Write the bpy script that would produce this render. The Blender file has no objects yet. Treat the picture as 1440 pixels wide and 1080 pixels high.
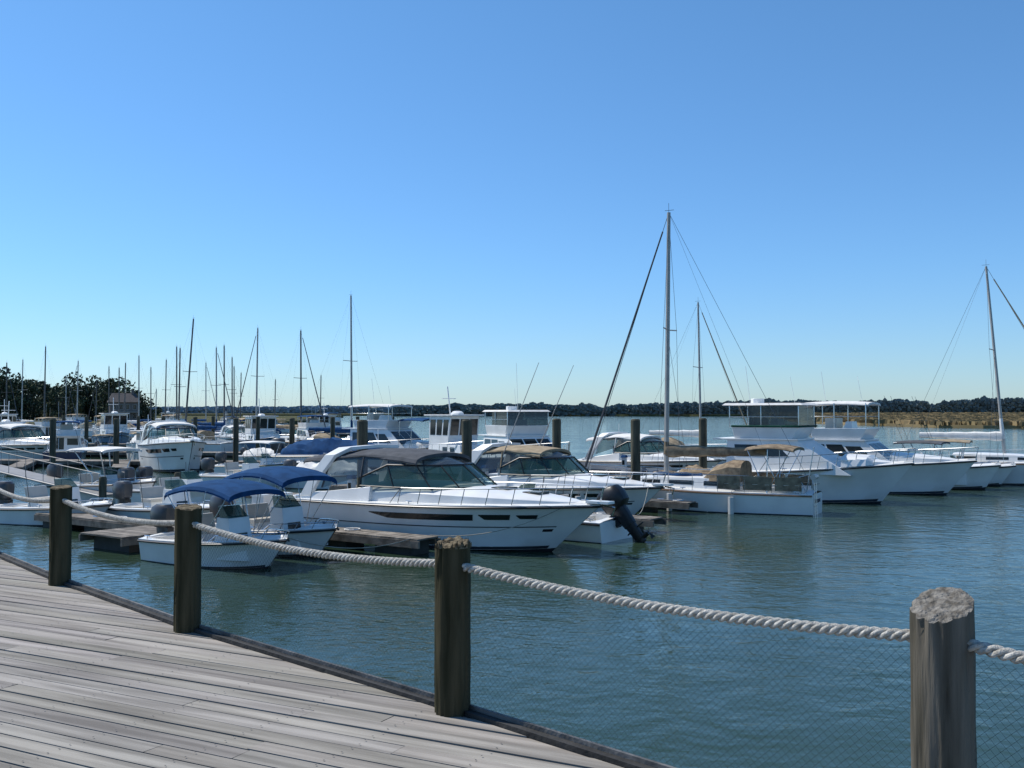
import bpy, bmesh, math, random
from mathutils import Vector, Matrix, noise
random.seed(7)
R=math.radians
scene=bpy.context.scene
scene.view_settings.view_transform='Standard'
scene.view_settings.look='None'
scene.view_settings.exposure=0

# ---------------------------------------------------------------- world + sun
SUN_EL, SUN_AZ = 52, -62       # azimuth measured from +Y toward +X
w=bpy.data.worlds.new("World"); scene.world=w; w.use_nodes=True
nt=w.node_tree; bg=nt.nodes['Background']
sky=nt.nodes.new('ShaderNodeTexSky'); sky.sky_type='NISHITA'; sky.sun_disc=False
sky.sun_elevation=R(SUN_EL); sky.sun_rotation=R(SUN_AZ)
sky.air_density=1.0; sky.dust_density=0.2; sky.ozone_density=2.0; sky.altitude=0
tcw=nt.nodes.new('ShaderNodeTexCoord'); sep=nt.nodes.new('ShaderNodeSeparateXYZ'); nt.links.new(tcw.outputs['Generated'],sep.inputs[0])
tint=nt.nodes.new('ShaderNodeValToRGB'); nt.links.new(sep.outputs['Z'],tint.inputs[0])
e=tint.color_ramp.elements; e[0].position=0.0; e[0].color=(.50,.67,.94,1); e[1].position=.42; e[1].color=(.50,.80,1.0,1)
e2=tint.color_ramp.elements.new(.14); e2.color=(.47,.73,1.0,1)
mxw=nt.nodes.new('ShaderNodeMix'); mxw.data_type='RGBA'; mxw.blend_type='MULTIPLY'; mxw.inputs[0].default_value=1
nt.links.new(sky.outputs[0],mxw.inputs[6]); nt.links.new(tint.outputs[0],mxw.inputs[7])
nt.links.new(mxw.outputs[2],bg.inputs[0]); bg.inputs[1].default_value=0.15
sl=bpy.data.lights.new('sun','SUN'); sl.energy=5.0; sl.angle=R(0.5); sl.color=(1,.95,.87)
so=bpy.data.objects.new('sun',sl); scene.collection.objects.link(so)
sd=Vector((math.sin(R(SUN_AZ))*math.cos(R(SUN_EL)),math.cos(R(SUN_AZ))*math.cos(R(SUN_EL)),math.sin(R(SUN_EL))))
so.rotation_euler=sd.to_track_quat('Z','Y').to_euler()
so.location=(0,0,30)

# ---------------------------------------------------------------- camera
cam=bpy.data.cameras.new('camera'); co=bpy.data.objects.new('camera',cam); scene.collection.objects.link(co)
cam.sensor_width=36; cam.lens=35.0; cam.clip_end=40000; cam.clip_start=.05
co.location=(0,0,3.5); co.rotation_euler=(R(90+1.64),0,0); scene.camera=co

# ---------------------------------------------------------------- materials
def mat(name,col,rough=.5,var=.15,nscale=3.0,bump=0.0,bscale=20,metal=0,stretch=(1,1,1),col2=None,spec=.5,attr=False,detail=6):
    m=bpy.data.materials.new(name); m.use_nodes=True; n=m.node_tree.nodes; l=m.node_tree.links
    b=n['Principled BSDF']
    tc=n.new('ShaderNodeTexCoord'); mp=n.new('ShaderNodeMapping'); mp.inputs['Scale'].default_value=stretch
    l.new(tc.outputs['Object'],mp.inputs[0])
    nz=n.new('ShaderNodeTexNoise'); nz.inputs['Scale'].default_value=nscale; nz.inputs['Detail'].default_value=detail
    l.new(mp.outputs[0],nz.inputs['Vector'])
    rp=n.new('ShaderNodeValToRGB')
    c2=col2 or tuple(max(0,c*(1-var*2)) for c in col)
    rp.color_ramp.elements[0].color=(*c2,1); rp.color_ramp.elements[0].position=.35
    rp.color_ramp.elements[1].color=(*col,1); rp.color_ramp.elements[1].position=.62
    l.new(nz.outputs[0],rp.inputs[0]); out=rp.outputs[0]
    if attr:
        at=n.new('ShaderNodeAttribute'); at.attribute_name='tone'
        mx=n.new('ShaderNodeMix'); mx.data_type='RGBA'; mx.blend_type='MULTIPLY'; mx.inputs[0].default_value=1
        l.new(out,mx.inputs[6]); l.new(at.outputs['Color'],mx.inputs[7]); out=mx.outputs[2]
    l.new(out,b.inputs['Base Color'])
    b.inputs['Roughness'].default_value=rough; b.inputs['Metallic'].default_value=metal
    if name.startswith('canvas'): spec=.08
    b.inputs['Specular IOR Level'].default_value=spec
    if bump>0:
        n2=n.new('ShaderNodeTexNoise'); n2.inputs['Scale'].default_value=bscale; n2.inputs['Detail'].default_value=5
        l.new(mp.outputs[0],n2.inputs['Vector'])
        bp=n.new('ShaderNodeBump'); bp.inputs['Strength'].default_value=bump; bp.inputs['Distance'].default_value=.02
        l.new(n2.outputs[0],bp.inputs['Height']); l.new(bp.outputs[0],b.inputs['Normal'])
    return m
WHITE=mat('gelcoat_white',(.80,.80,.78),.28,.06,1.2)
CREAM=mat('gelcoat_cream',(.58,.54,.47),.35,.06,1.5)
DECKW=mat('deck_nonskid',(.70,.70,.67),.6,.08,2)
NAVY=mat('hull_navy',(.015,.03,.08),.25,.1)
LBLUE=mat('hull_blue',(.10,.20,.34),.3,.1)
BOT=mat('antifouling',(.02,.022,.03),.7,.2)
BOTB=mat('antifouling_dark',(.02,.028,.045),.7,.2)
BLACK=mat('black_trim',(.012,.012,.014),.4,.1)
CBLUE=mat('canvas_blue',(.016,.065,.17),.85,.15,4,.3,60)
CTAN=mat('canvas_tan',(.36,.29,.20),.85,.15,4,.4,30)
CDUN=mat('canvas_dun',(.30,.235,.16),.9,.2,5,.5,14,col2=(.17,.13,.09))
CGREY=mat('canvas_grey',(.10,.105,.115),.8,.15,4,.3,30)
CWHITE=mat('canvas_white',(.72,.71,.68),.8,.08,4,.3,30)
CGREEN=mat('canvas_green',(.015,.07,.05),.8,.15,4,.3,30)
STEEL=mat('stainless',(.6,.61,.62),.25,.05,5,metal=1)
ALU=mat('mast_aluminium',(.42,.40,.37),.45,.08,3,metal=.2)
DKMAST=mat('mast_dark',(.12,.11,.10),.5,.1,3)
WIRE=mat('rigging_wire',(.12,.12,.12),.4,.05)
TEAK=mat('teak',(.22,.13,.07),.6,.2,6,stretch=(1,8,1))
GREYM=mat('outboard_grey',(.055,.058,.065),.35,.1)
DOCKW=mat('dock_wood',(.28,.25,.215),.85,.25,4,.5,30,attr=True,spec=.2)
FLOAT=mat('dock_float',(.05,.05,.045),.8,.2)
PILE=mat('piling_wood',(.12,.115,.085),.9,.3,5,.8,18,stretch=(1,1,.15),spec=.1,col2=(.045,.045,.035))
FEND=mat('fender_vinyl',(.6,.6,.58),.5,.1)
def glassm(name,col,a):
    m=bpy.data.materials.new(name); m.use_nodes=True; n=m.node_tree.nodes; l=m.node_tree.links
    b=n['Principled BSDF']; b.inputs['Base Color'].default_value=(*col,1); b.inputs['Roughness'].default_value=.06
    nz=n.new('ShaderNodeTexNoise'); nz.inputs['Scale'].default_value=2
    mr=n.new('ShaderNodeMapRange'); mr.inputs[3].default_value=.04; mr.inputs[4].default_value=.16
    l.new(nz.outputs[0],mr.inputs[0]); l.new(mr.outputs[0],b.inputs['Roughness'])
    tr=n.new('ShaderNodeBsdfTransparent'); tr.inputs[0].default_value=(.8,.9,.88,1)
    mx=n.new('ShaderNodeMixShader'); mx.inputs[0].default_value=a
    l.new(tr.outputs[0],mx.inputs[1]); l.new(b.outputs[0],mx.inputs[2]); l.new(mx.outputs[0],n['Material Output'].inputs[0])
    return m
GLASS=glassm('tinted_glass',(.015,.02,.022),.93)
WSG=glassm('windshield_glass',(.03,.08,.07),.6)
VINYL=glassm('clear_vinyl',(.06,.07,.08),.62)

# ---------------------------------------------------------------- mesh builder
class MB:
    def __init__(s): s.v=[];s.f=[];s.m=[];s.t=[]; s.tone=1.0
    def add(s,pts,faces,m):
        o=len(s.v); s.v+= [tuple(p) for p in pts]
        for i,f in enumerate(faces):
            s.f.append([o+k for k in f]); s.m.append(m[i] if isinstance(m,list) else m); s.t.append(s.tone)
    def poly(s,pts,m): s.add(pts,[list(range(len(pts)))],m)
    def hexa(s,b,t,m):
        s.add(b+t,[(3,2,1,0),(4,5,6,7),(0,1,5,4),(1,2,6,5),(2,3,7,6),(3,0,4,7)],m)
    def box(s,x0,x1,y0,y1,z0,z1,m):
        s.hexa([(x0,y0,z0),(x1,y0,z0),(x1,y1,z0),(x0,y1,z0)],[(x0,y0,z1),(x1,y0,z1),(x1,y1,z1),(x0,y1,z1)],m)
    def tbox(s,x0,x1,y,z0,X0,X1,Y,z1,m,wins=None,wm=None):
        b=[(x0,-y,z0),(x1,-y,z0),(x1,y,z0),(x0,y,z0)]; t=[(X0,-Y,z1),(X1,-Y,z1),(X1,Y,z1),(X0,Y,z1)]
        s.hexa(b,t,m)
        wm=wm or GLASS
        for (side,u0,u1,v0,v1) in (wins or []):
            sides={'R':[(b[0],b[1],t[1],t[0])],'L':[(b[3],b[2],t[2],t[3])],'F':[(b[1],b[2],t[2],t[1])],'B':[(b[3],b[0],t[0],t[3])]}
            qs=sides['R']+sides['L'] if side=='S' else sides[side]
            for q in qs: s.panel(q,u0,u1,v0,v1,.012,wm,center=Vector(((x0+x1)/2,0,(z0+z1)/2)))
    def panel(s,q,u0,u1,v0,v1,off,m,center=None,sk=0):
        a,b,c,d=[Vector(p) for p in q]
        n=(b-a).cross(d-a).normalized()
        if center is not None and n.dot((a+b+c+d)/4-center)<0: n=-n
        def P(u,v): return (a*(1-u)+b*u)*(1-v)+(d*(1-u)+c*u)*v
        pts=[P(u0,v0),P(u1,v0),P(u1-sk,v1),P(u0+sk*.3,v1)]
        s.hexa([p-n*.01 for p in pts],[p+n*off for p in pts],m)
    def tube(s,pts,r,m,n=6,r2=None):
        pts=[Vector(p) for p in pts]; rings=[]
        N=len(pts)
        for i,p in enumerate(pts):
            d=(pts[min(i+1,N-1)]-pts[max(i-1,0)]).normalized()
            a=d.orthogonal().normalized() if i==0 else (a-d*a.dot(d)).normalized()
            b=d.cross(a); rr=r if r2 is None else r+(r2-r)*i/(N-1)
            rings.append([p+a*math.cos(2*math.pi*k/n)*rr+b*math.sin(2*math.pi*k/n)*rr for k in range(n)])
        s.loft(rings,m,True,True)
    def loft(s,rings,m,closed=False,caps=False):
        n=len(rings[0]); pts=[p for r in rings for p in r]; fs=[]; ms=[]
        for i in range(len(rings)-1):
            for k in range(n if closed else n-1):
                k2=(k+1)%n
                fs.append((i*n+k,i*n+k2,(i+1)*n+k2,(i+1)*n+k)); ms.append(m[k] if isinstance(m,list) else m)
        if caps:
            fs.append(tuple(range(n-1,-1,-1))); fs.append(tuple((len(rings)-1)*n+k for k in range(n)))
            mm=m[0] if isinstance(m,list) else m; ms+=[mm,mm]
        s.add(pts,fs,ms)
    def mesh(s,name,smooth=35,bevel=0,tone=False):
        me=bpy.data.meshes.new(name); me.from_pydata(s.v,[],s.f)
        mats=[]
        for x in s.m:
            if x not in mats: mats.append(x)
        for x in mats: me.materials.append(x)
        for p,x in zip(me.polygons,s.m): p.material_index=mats.index(x)
        if tone:
            ca=me.color_attributes.new('tone','FLOAT_COLOR','CORNER')
            for p,t in zip(me.polygons,s.t):
                for li in p.loop_indices: ca.data[li].color=(t,t,t,1) if not isinstance(t,tuple) else (*t,1)
        bm=bmesh.new(); bm.from_mesh(me)
        bmesh.ops.recalc_face_normals(bm,faces=bm.faces)
        bm.to_mesh(me); bm.free()
        if smooth:
            for p in me.polygons: p.use_smooth=True
            me.set_sharp_from_angle(angle=R(smooth))
        return me
def obj(name,me,parent=None,loc=(0,0,0),rot=0,bevel=0):
    o=bpy.data.objects.new(name,me); scene.collection.objects.link(o)
    o.location=loc; o.rotation_euler=(0,0,rot)
    if parent: o.parent=parent
    return o
def lerp(a,b,t): return a+(b-a)*t

# ---------------------------------------------------------------- hull
FR=[0,.3,.55,.7,.78,.9,1]
def hull(mb,L,B,fs,fb,rake=1.0,s0=.45,sole=.35,top=WHITE,bot=BOT,stripe=None,stern_w=.92,full=2.3,camber=.06,sheer_p=1.6,deckm=None,flare=1.0,rub=BLACK,N=18,boot=None,depth=.4,chine=.10,fend=()):
    deckm=deckm or DECKW
    def base(s):
        b=B/2*(stern_w+(1-stern_w)*min(1,s/.4))
        if s>.4: b*=max(0,(1-((s-.4)/.6)**full))
        b=max(b,.025); zs=fs+(fb-fs)*s**sheer_p; zk=-depth+depth*.9*max(0,(s-.75)/.25)**2
        return b,zs,zk
    def X(s,z,zs,zk): return L*(s-.5)-rake*(s**3)*(1-(z-zk)/(zs-zk))
    def surf(s,fr,side=1,off=0):
        b,zs,zk=base(s); bc=b*(.9-.45*s**3); zc=-.02+chine*s**3*fb
        y=lerp(bc,b,fr**(1+flare*s)); z=lerp(zc,zs,fr)
        return Vector((X(s,z,zs,zk),side*(y+off),z))
    segm=[bot]+[ (stripe if (stripe and i==3) else top) for i in range(len(FR)-1)]
    if boot: segm[1]=boot
    def sec(s,mode):
        b,zs,zk=base(s); pts=[Vector((X(s,zk,zs,zk),0,zk))]
        for fr in FR: pts.append(surf(s,fr))
        bi=max(b-.14,.01); 
        pts.append(Vector((X(s,zs,zs,zk),bi,zs+.02)))
        z=sole if mode=='pit' else zs+.03
        pts.append(Vector((X(s,zs,zs,zk),bi*.97,z)))
        pts.append(Vector((X(s,zs,zs,zk),0,z+(camber if mode!='pit' else 0))))
        return pts
    st=[(0,'deck'),(.035,'deck')]
    if s0>0.04:
        st.append((.035,'pit')); k=int(N*s0)
        st+=[(lerp(.035,s0,i/k),'pit') for i in range(1,k+1)]+[(s0,'deck')]
    else: s0=.035
    K=N-int(N*s0); st+=[(lerp(s0,1,(i/K)**.9),'deck') for i in range(1,K+1)]
    secs=[sec(*x) for x in st]
    mm=segm+[top,top,deckm]
    mb.loft(secs,mm)
    mb.loft([[Vector((p.x,-p.y,p.z)) for p in q] for q in secs],mm)
    tr=secs[0][:len(FR)+1]
    mb.poly([(p.x,p.y,p.z) for p in tr]+[(p.x,-p.y,p.z) for p in reversed(tr[1:])],top)
    for sd_ in (1,-1):
        mb.tube([surf(i/16,1,sd_,.012)-Vector((0,0,.05)) for i in range(17)],.028,rub,6)
        mb.loft([[surf(s/24,.005,sd_,.008),surf(s/24,.07,sd_,.008)] for s in range(0,24)],bot)
        for s in fend:
            p=surf(s,1,sd_,.13); z=min(.75,p.z-.15)
            mb.tube([(p.x,p.y,z-.62),(p.x,p.y,z-.56),(p.x,p.y,z-.08),(p.x,p.y,z)],.10,FEND,8); mb.tube([(p.x,p.y,z),surf(s,1,sd_,-.05)+Vector((0,0,.1))],.01,WIRE,4)
    for s,sd_ in ((.06,1),(.06,-1),(.5,1),(.5,-1),(.93,1)):
        p=surf(s,1,sd_,-.08); mb.tube([p+Vector((-.1,0,.08)),p+Vector((.1,0,.08))],.015,STEEL,5); mb.tube([p,p+Vector((0,0,.08))],.015,STEEL,5)
    return surf,base
def crown(mb,xs,ws,z0,hs_,m,n=8,p=.55):
    rings=[]
    for x,w_,z,h in zip(xs,ws,z0,hs_):
        rings.append([Vector((x,w_*math.cos(math.pi*k/n),z+h*max(0,math.sin(math.pi*k/n))**p)) for k in range(n+1)])
    mb.loft(rings,m); mb.poly(rings[0],m); mb.poly(rings[-1],m)
def canopy(mb,x0,x1,w_,z,h,m,n=10,thick=.03,droop=.05,nx=6):
    top=[]
    for i in range(nx+1):
        t=i/nx; x=lerp(x0,x1,t); dz=-droop*(2*t-1)**2
        top.append([Vector((x,w_*math.cos(math.pi*k/n),z+dz+h*math.sin(math.pi*k/n)**.8)) for k in range(n+1)])
    mb.loft(top,m); mb.loft([[p-Vector((0,0,thick)) for p in r] for r in top],m)
    for r in (top[0],top[-1]): mb.loft([r,[p-Vector((0,0,thick*3)) for p in r]],m)
def rail(mb,surf,s0,s1,h,inset=.1,n=6,r=.014,mid=False,slope=.12):
    for sd_ in (1,-1):
        pts=[]
        for i in range(n+1):
            s=lerp(s0,s1,i/n); p=surf(s,1,sd_); p.y=sd_*max(abs(p.y)-inset,0.02)
            q=p+Vector((slope,0,h)); pts.append(q); mb.tube([p,q],r*.9,STEEL,5)
        p=surf(s0-.03,1,sd_); p.y=sd_*(abs(p.y)-inset)
        mb.tube([p]+pts,r,STEEL,5)
        if mid: mb.tube([q-Vector((slope*.5,0,h*.5)) for q in pts],r*.6,STEEL,4)
def heap(mb,x0,x1,w_,z,h,m,seed=0,n=18,nx=20,rough=.5):
    rings=[]
    for i in range(nx+1):
        t=i/nx; x=lerp(x0,x1,t); e_=math.sin(math.pi*min(1,max(0,t*.94+.03)))**.35
        rings.append([Vector((x+.08*noise.noise(Vector((t*6,k,seed))),w_*e_*math.cos(math.pi*k/n),z+h*e_*math.sin(math.pi*k/n)**.7*(1+rough*noise.noise(Vector((t*5,k*.35,seed)))+rough*.5*noise.noise(Vector((t*14,k*.9,seed)))))) for k in range(n+1)])
    mb.loft(rings,m); mb.poly(rings[0],m); mb.poly(rings[-1],m)
def outboard(mb,x,z,m=GREYM,s=1.0,tilt=0,y=0):
    M=Matrix.Translation((x,y,z))@Matrix.Rotation(tilt,4,'Y')
    def T(p): return M@Vector((p[0]*s,p[1]*s,p[2]*s))
    def ring(cx,lx,ly,zz): return [T((cx+lx*math.copysign(abs(math.cos(a))**.6,math.cos(a)),ly*math.copysign(abs(math.sin(a))**.7,math.sin(a)),zz)) for a in [2*math.pi*k/12 for k in range(12)]]
    mb.loft([ring(-.15,.24,.16,.12),ring(-.17,.33,.22,.2),ring(-.18,.36,.24,.45),ring(-.15,.33,.22,.62),ring(-.12,.22,.15,.70)],m,True,True)
    mb.loft([ring(-.15,.16,.11,-.35),ring(-.15,.2,.13,.14)],m,True,True)
    mb.loft([ring(-.15,.12,.05,-.85),ring(-.15,.14,.09,-.35)],m,True,True)
    mb.loft([ring(-.2,.28,.03,-.5),ring(-.2,.26,.03,-.47)],m,True,True)
    mb.tube([T((-.42,0,-.75)),T((.12,0,-.75))],.06*s,m,8)
    for k in range(3):
        a=k*2.094; c=T((-.44,0,-.75)); e=T((-.47,.18*math.cos(a),-.75+.18*math.sin(a))); f=T((-.40,.18*math.cos(a+.7),-.75+.18*math.sin(a+.7)))
        mb.poly([c,e,f],m)
    mb.hexa([T(p) for p in [(0,-.1,-.2),(.14,-.1,-.2),(.14,.1,-.2),(0,.1,-.2)]],[T(p) for p in [(0,-.1,.12),(.14,-.1,.12),(.14,.1,.12),(0,.1,.12)]],BLACK)

# ---------------------------------------------------------------- boat kinds -> list of parts
def cruiser(L=9.9,B=3.2,fs=1.0,fb=1.2,cm=CGREY,hm=WHITE,rods=False,fend=()):
    k=L/9.9; h=MB()
    surf,base=hull(h,L,B,fs,fb,rake=1.5*k,s0=.33,sole=.45,flare=1.1,full=2.6,N=26,top=hm,chine=.10,fend=fend)
    h.box(-L/2-.7*k,-L/2+.02,-B*.4,B*.4,.28,.38,WHITE)
    for sd_ in (1,-1):
        for a,b,f0,f1 in ((.36,.70,.66,.80),(.715,.80,.68,.80),(.815,.87,.70,.79)):
            n=10; up=[];dn=[]
            for i in range(n+1):
                t=i/n; s=lerp(a,b,t); taper=min(1,t*4+.15)
                up.append(surf(s,f1,sd_,.008)); dn.append(surf(s,lerp(f1,f0,taper),sd_,.008))
            h.loft([[u,d] for u,d in zip(up,dn)],GLASS)
        h.loft([[surf(s/30,.50,sd_,.006),surf(s/30,.525,sd_,.006)] for s in range(2,29)],GREYM)
        for a,wd in ((.9,.03),(.14,.012),(.17,.012)):
            h.loft([[surf(a+i*wd/5,.40,sd_,.01),surf(a+i*wd/5,.46,sd_,.01)] for i in range(6)],BLACK)
    h.box(L/2-.35,L/2+.28,-.16,.16,fb+.03,fb+.09,WHITE); h.tube([(L/2+.05,0,fb+.0),(L/2+.38,0,fb-.05),(L/2+.30,0,fb-.25)],.025,STEEL,5)
    dk=MB()
    xs=[-1.9,-.6,.4,1.2,2.0,2.8,3.5,4.1,4.5]; xs=[x*k for x in xs]
    ws=[1.35,1.36,1.32,1.22,1.08,.88,.62,.34,.08]; ws=[a*B/3.2 for a in ws]
    hh=[.50,.50,.47,.41,.34,.26,.18,.10,.03]
    zz=[base(x/L+.5)[1]+.02 for x in xs]
    crown(dk,xs,ws,zz,hh,WHITE,n=12,p=.5)
    for hx in (2.0,3.0):
        x=hx*k; z=base(x/L+.5)[1]+.02+(.34 if hx<2.5 else .24)
        dk.box(x-.25,x+.25,-.25,.25,z-.03,z+.035,GLASS)
    for sd_ in (1,-1):
        dk.hexa([(-4.6*k,sd_*B*.44,fs),(-1.5*k,sd_*B*.455,fs+.02),(-1.5*k,sd_*B*.40,fs+.02),(-4.6*k,sd_*B*.39,fs)],
                [(-4.4*k,sd_*B*.43,fs+.12),(-1.5*k,sd_*B*.43,fs+.45),(-1.5*k,sd_*B*.40,fs+.45),(-4.4*k,sd_*B*.39,fs+.12)],WHITE)
    dk.box(-4.4*k,-3.7*k,-B*.36,B*.36,.45,.95,CREAM)
    dk.box(-2.2*k,-1.7*k,-.9,-.3,.45,1.5,WHITE); dk.box(-2.3*k,-2.2*k,-.9,-.3,1.2,1.75,WHITE)
    ws_=MB(); zb=fs+.46; zt=zb+.58
    bot=[(-1.9*k,1.36),(-.7*k,1.33),(.5*k,1.2),(1.15*k,.8),(1.4*k,0)]
    topp=[(-1.9*k,1.31),(-1.0*k,1.24),(-.1*k,1.08),(.4*k,.7),(.6*k,0)]
    sc=B/3.2
    bb=[Vector((x,y*sc,zb+(.02 if y<1 else 0))) for x,y in bot]; bb+= [Vector((p.x,-p.y,p.z)) for p in reversed(bb[:-1])]
    tt=[Vector((x,y*sc,zt-(.35 if i==0 else 0))) for i,(x,y) in enumerate(topp)]; tt+=[Vector((p.x,-p.y,p.z)) for p in reversed(tt[:-1])]
    ws_.loft([bb,tt],WSG)
    ws_.tube(bb,.022,BLACK,6); ws_.tube(tt,.028,BLACK,6)
    for a,b in zip(bb,tt): ws_.tube([a,b],.02,BLACK,5)
    ar=MB()
    path=[(-4.0*k,1.42*sc,fs+.1),(-3.6*k,1.38*sc,fs+.7),(-3.15*k,1.28*sc,fs+1.25),(-2.85*k,1.0*sc,fs+1.46),(-2.8*k,0,fs+1.5)]
    path+=[(x,-y,z) for x,y,z in reversed(path[:-1])]
    rings=[]
    for (x,y,z) in path:
        wd=.20 if abs(y)>1.2 else .24
        rings.append([Vector((x-wd,y,z-.0)),Vector((x+wd,y,z+.02)),Vector((x+wd,y*.96,z-.07)),Vector((x-wd,y*.96,z-.08))])
    ar.loft(rings,WHITE,True,True)
    ar.tube([(-2.8*k,.3,fs+1.5),(-2.8*k,.3,fs+1.95)],.012,WHITE,5)
    cv=MB(); zc=zt+.10
    canopy(cv,-3.2*k,-.05*k,1.18*sc,zc+.06,.24,cm,droop=.10)
    canopy(cv,-4.3*k,-3.22*k,1.2*sc,zc-.06,.2,cm,droop=.05,nx=3)
    for sd_ in (1,-1):
        pts=[(-3.2*k,1.18*sc,zc+.02),(-1.9*k,1.2*sc,zc+.12),(-.4*k,1.05*sc,zc+.04)]
        lo=[(-3.4*k,1.34*sc,fs+.34),(-1.9*k,1.33*sc,zt-.34),(-.6*k,1.15*sc,zt-.02)]
        cv.loft([[Vector((x,sd_*y,z)) for x,y,z in pts],[Vector((x,sd_*y,z)) for x,y,z in lo]],VINYL)
        for a,b in zip(pts,lo): cv.tube([(a[0],sd_*a[1],a[2]),(b[0],sd_*b[1],b[2])],.028,cm,5)
        cv.tube([(x,sd_*y,z) for x,y,z in pts],.035,cm,5)
        if rods: cv.tube([(-2.2*k,sd_*1.2*sc,zc-.6),(.0,sd_*(1.3*sc),5.2)],.022,ALU,5,.009)
    cv.loft([[Vector((-.2*k,y,zc+.0+ .2*(1-abs(y)))) for y in (-1,-.5,0,.5,1)],[Vector((.35*k+.1-.3*abs(y),y*.95,zt)) for y in (-1,-.5,0,.5,1)]],VINYL)
    rl=MB(); rail(rl,surf,.46,.995,.42,n=8,inset=.10,r=.015)
    return [('hull',h.mesh('hull')),('coachroof',dk.mesh('coachroof')),('windshield',ws_.mesh('windshield')),('radar_arch',ar.mesh('radar_arch')),('canvas_top',cv.mesh('canvas_top')),('bow_rail',rl.mesh('bow_rail'))]

W_FULL=[('S',.06,.30,.42,.86),('S',.33,.58,.42,.86),('S',.61,.84,.42,.80),('F',.05,.33,.35,.9),('F',.36,.64,.35,.9),('F',.67,.95,.35,.9),('B',.2,.45,.1,.9),('B',.55,.9,.4,.85)]
W_SPORT=[('S',.10,.40,.50,.86),('S',.43,.66,.50,.84),('B',.2,.45,.1,.9)]
def flybridge(L=9.2,B=3.3,fs=1.0,fb=1.55,zc=2.3,zr=3.75,cm=CWHITE,curt=True,hm=WHITE,stripe=None,front=1.9,aft=-2.3,wins=W_FULL,rake=1.5,trim=None,soft=False,fend=(),ant=1.6):
    k=L/9.2; h=MB()
    surf,base=hull(h,L,B,fs,fb,rake=1.3*k,s0=.26,sole=.45,flare=1.5,full=2.1,N=22,top=hm,stripe=stripe,bot=BOTB,fend=fend,chine=.07)
    c=MB()
    c.tbox(aft*k,front*k,B*.40,fs+.05,aft*k,front*k-rake*k,B*.35,zc,WHITE,wins=wins)
    c.box((aft-.6)*k,(front-rake+.05)*k,-B*.37,B*.37,zc,zc+.06,WHITE)
    crown(c,[front*k-.4,front*k+.5,3.2*k,3.9*k],[B*.34,B*.30,B*.2,.1],[base(x/L+.5)[1]+.02 for x in (front*k-.4,front*k+.5,3.2*k,3.9*k)],[.5,.38,.2,.05],WHITE)
    fx=(front-rake-.4)*k
    c.tbox(aft*k+.3,fx+.2,B*.34,zc+.06,aft*k+.2,fx+.5,B*.36,zc+.55,WHITE)
    if trim:
        for sd_ in (1,-1): c.tube([(aft*k+.2,sd_*B*.365,zc+.55),(fx+.5,sd_*B*.365,zc+.55)],.045,trim,6)
        c.tube([(fx+.52,-B*.365,zc+.55),(fx+.52,B*.365,zc+.55)],.045,trim,6)
    c.box(aft*k+.7,aft*k+1.2,-.5,.5,zc+.5,zc+1.0,CREAM)
    c.tbox(aft*k+1.5,aft*k+1.9,.45,zc+.5,aft*k+1.6,aft*k+1.85,.4,zc+.85,WHITE)
    for sd_ in (.5,.85): c.tube([(aft*k-.5,sd_,.5),(aft*k-.2,sd_,zc+.7)],.018,STEEL,5)
    for j in range(6): t_=j/6; c.tube([(aft*k-.5+.3*t_,.5,.6+t_*(zc-.2)),(aft*k-.5+.3*t_,.85,.6+t_*(zc-.2))],.014,STEEL,4)
    t=MB(); x0=aft*k-.1; x1=fx+.45
    if soft: canopy(t,x0-.1,x1+.1,B*.34,zr-.12,.14,cm,droop=.06)
    else: t.tbox(x0-.1,x1+.2,B*.36,zr-.06,x0,x1+.05,B*.33,zr+.03,cm)
    for x in (x0+.2,(x0+x1)/2,x1):
        for sd_ in (1,-1): t.tube([(x,sd_*B*.34,zc+.5),(x,sd_*B*.34,zr-.08)],.025,STEEL,5)
    for sd_ in (1,-1): t.tube([(x0+.2,sd_*B*.34,(zc+zr)/2+.2),(x1,sd_*B*.34,(zc+zr)/2+.2)],.018,STEEL,4)
    if curt: t.tbox(x0+1.0,x1+.02,B*.335,zc+.56,x0+1.0,x1-.02,B*.33,zr-.08,VINYL)
    t.tube([(x0+.5,.6,zr),(x0+.3,.6,zr+ant)],.012,WHITE,4); t.tube([(x1-.3,-.5,zr),(x1-.5,-.5,zr+1.1)],.01,WHITE,4)
    if not soft: t.loft([[Vector((x0+1+.28*math.cos(a),.28*math.sin(a),z)) for a in [k_*math.pi/5 for k_ in range(10)]] for z in (zr+.03,zr+.22)],WHITE,True,True)
    rl=MB(); rail(rl,surf,.42,.995,.55,n=8,inset=.08,r=.016,mid=True)
    return [('hull',h.mesh('hull')),('cabin',c.mesh('cabin',30)),('flybridge_top',t.mesh('flybridge_top',30)),('rails',rl.mesh('rails'))]

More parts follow.
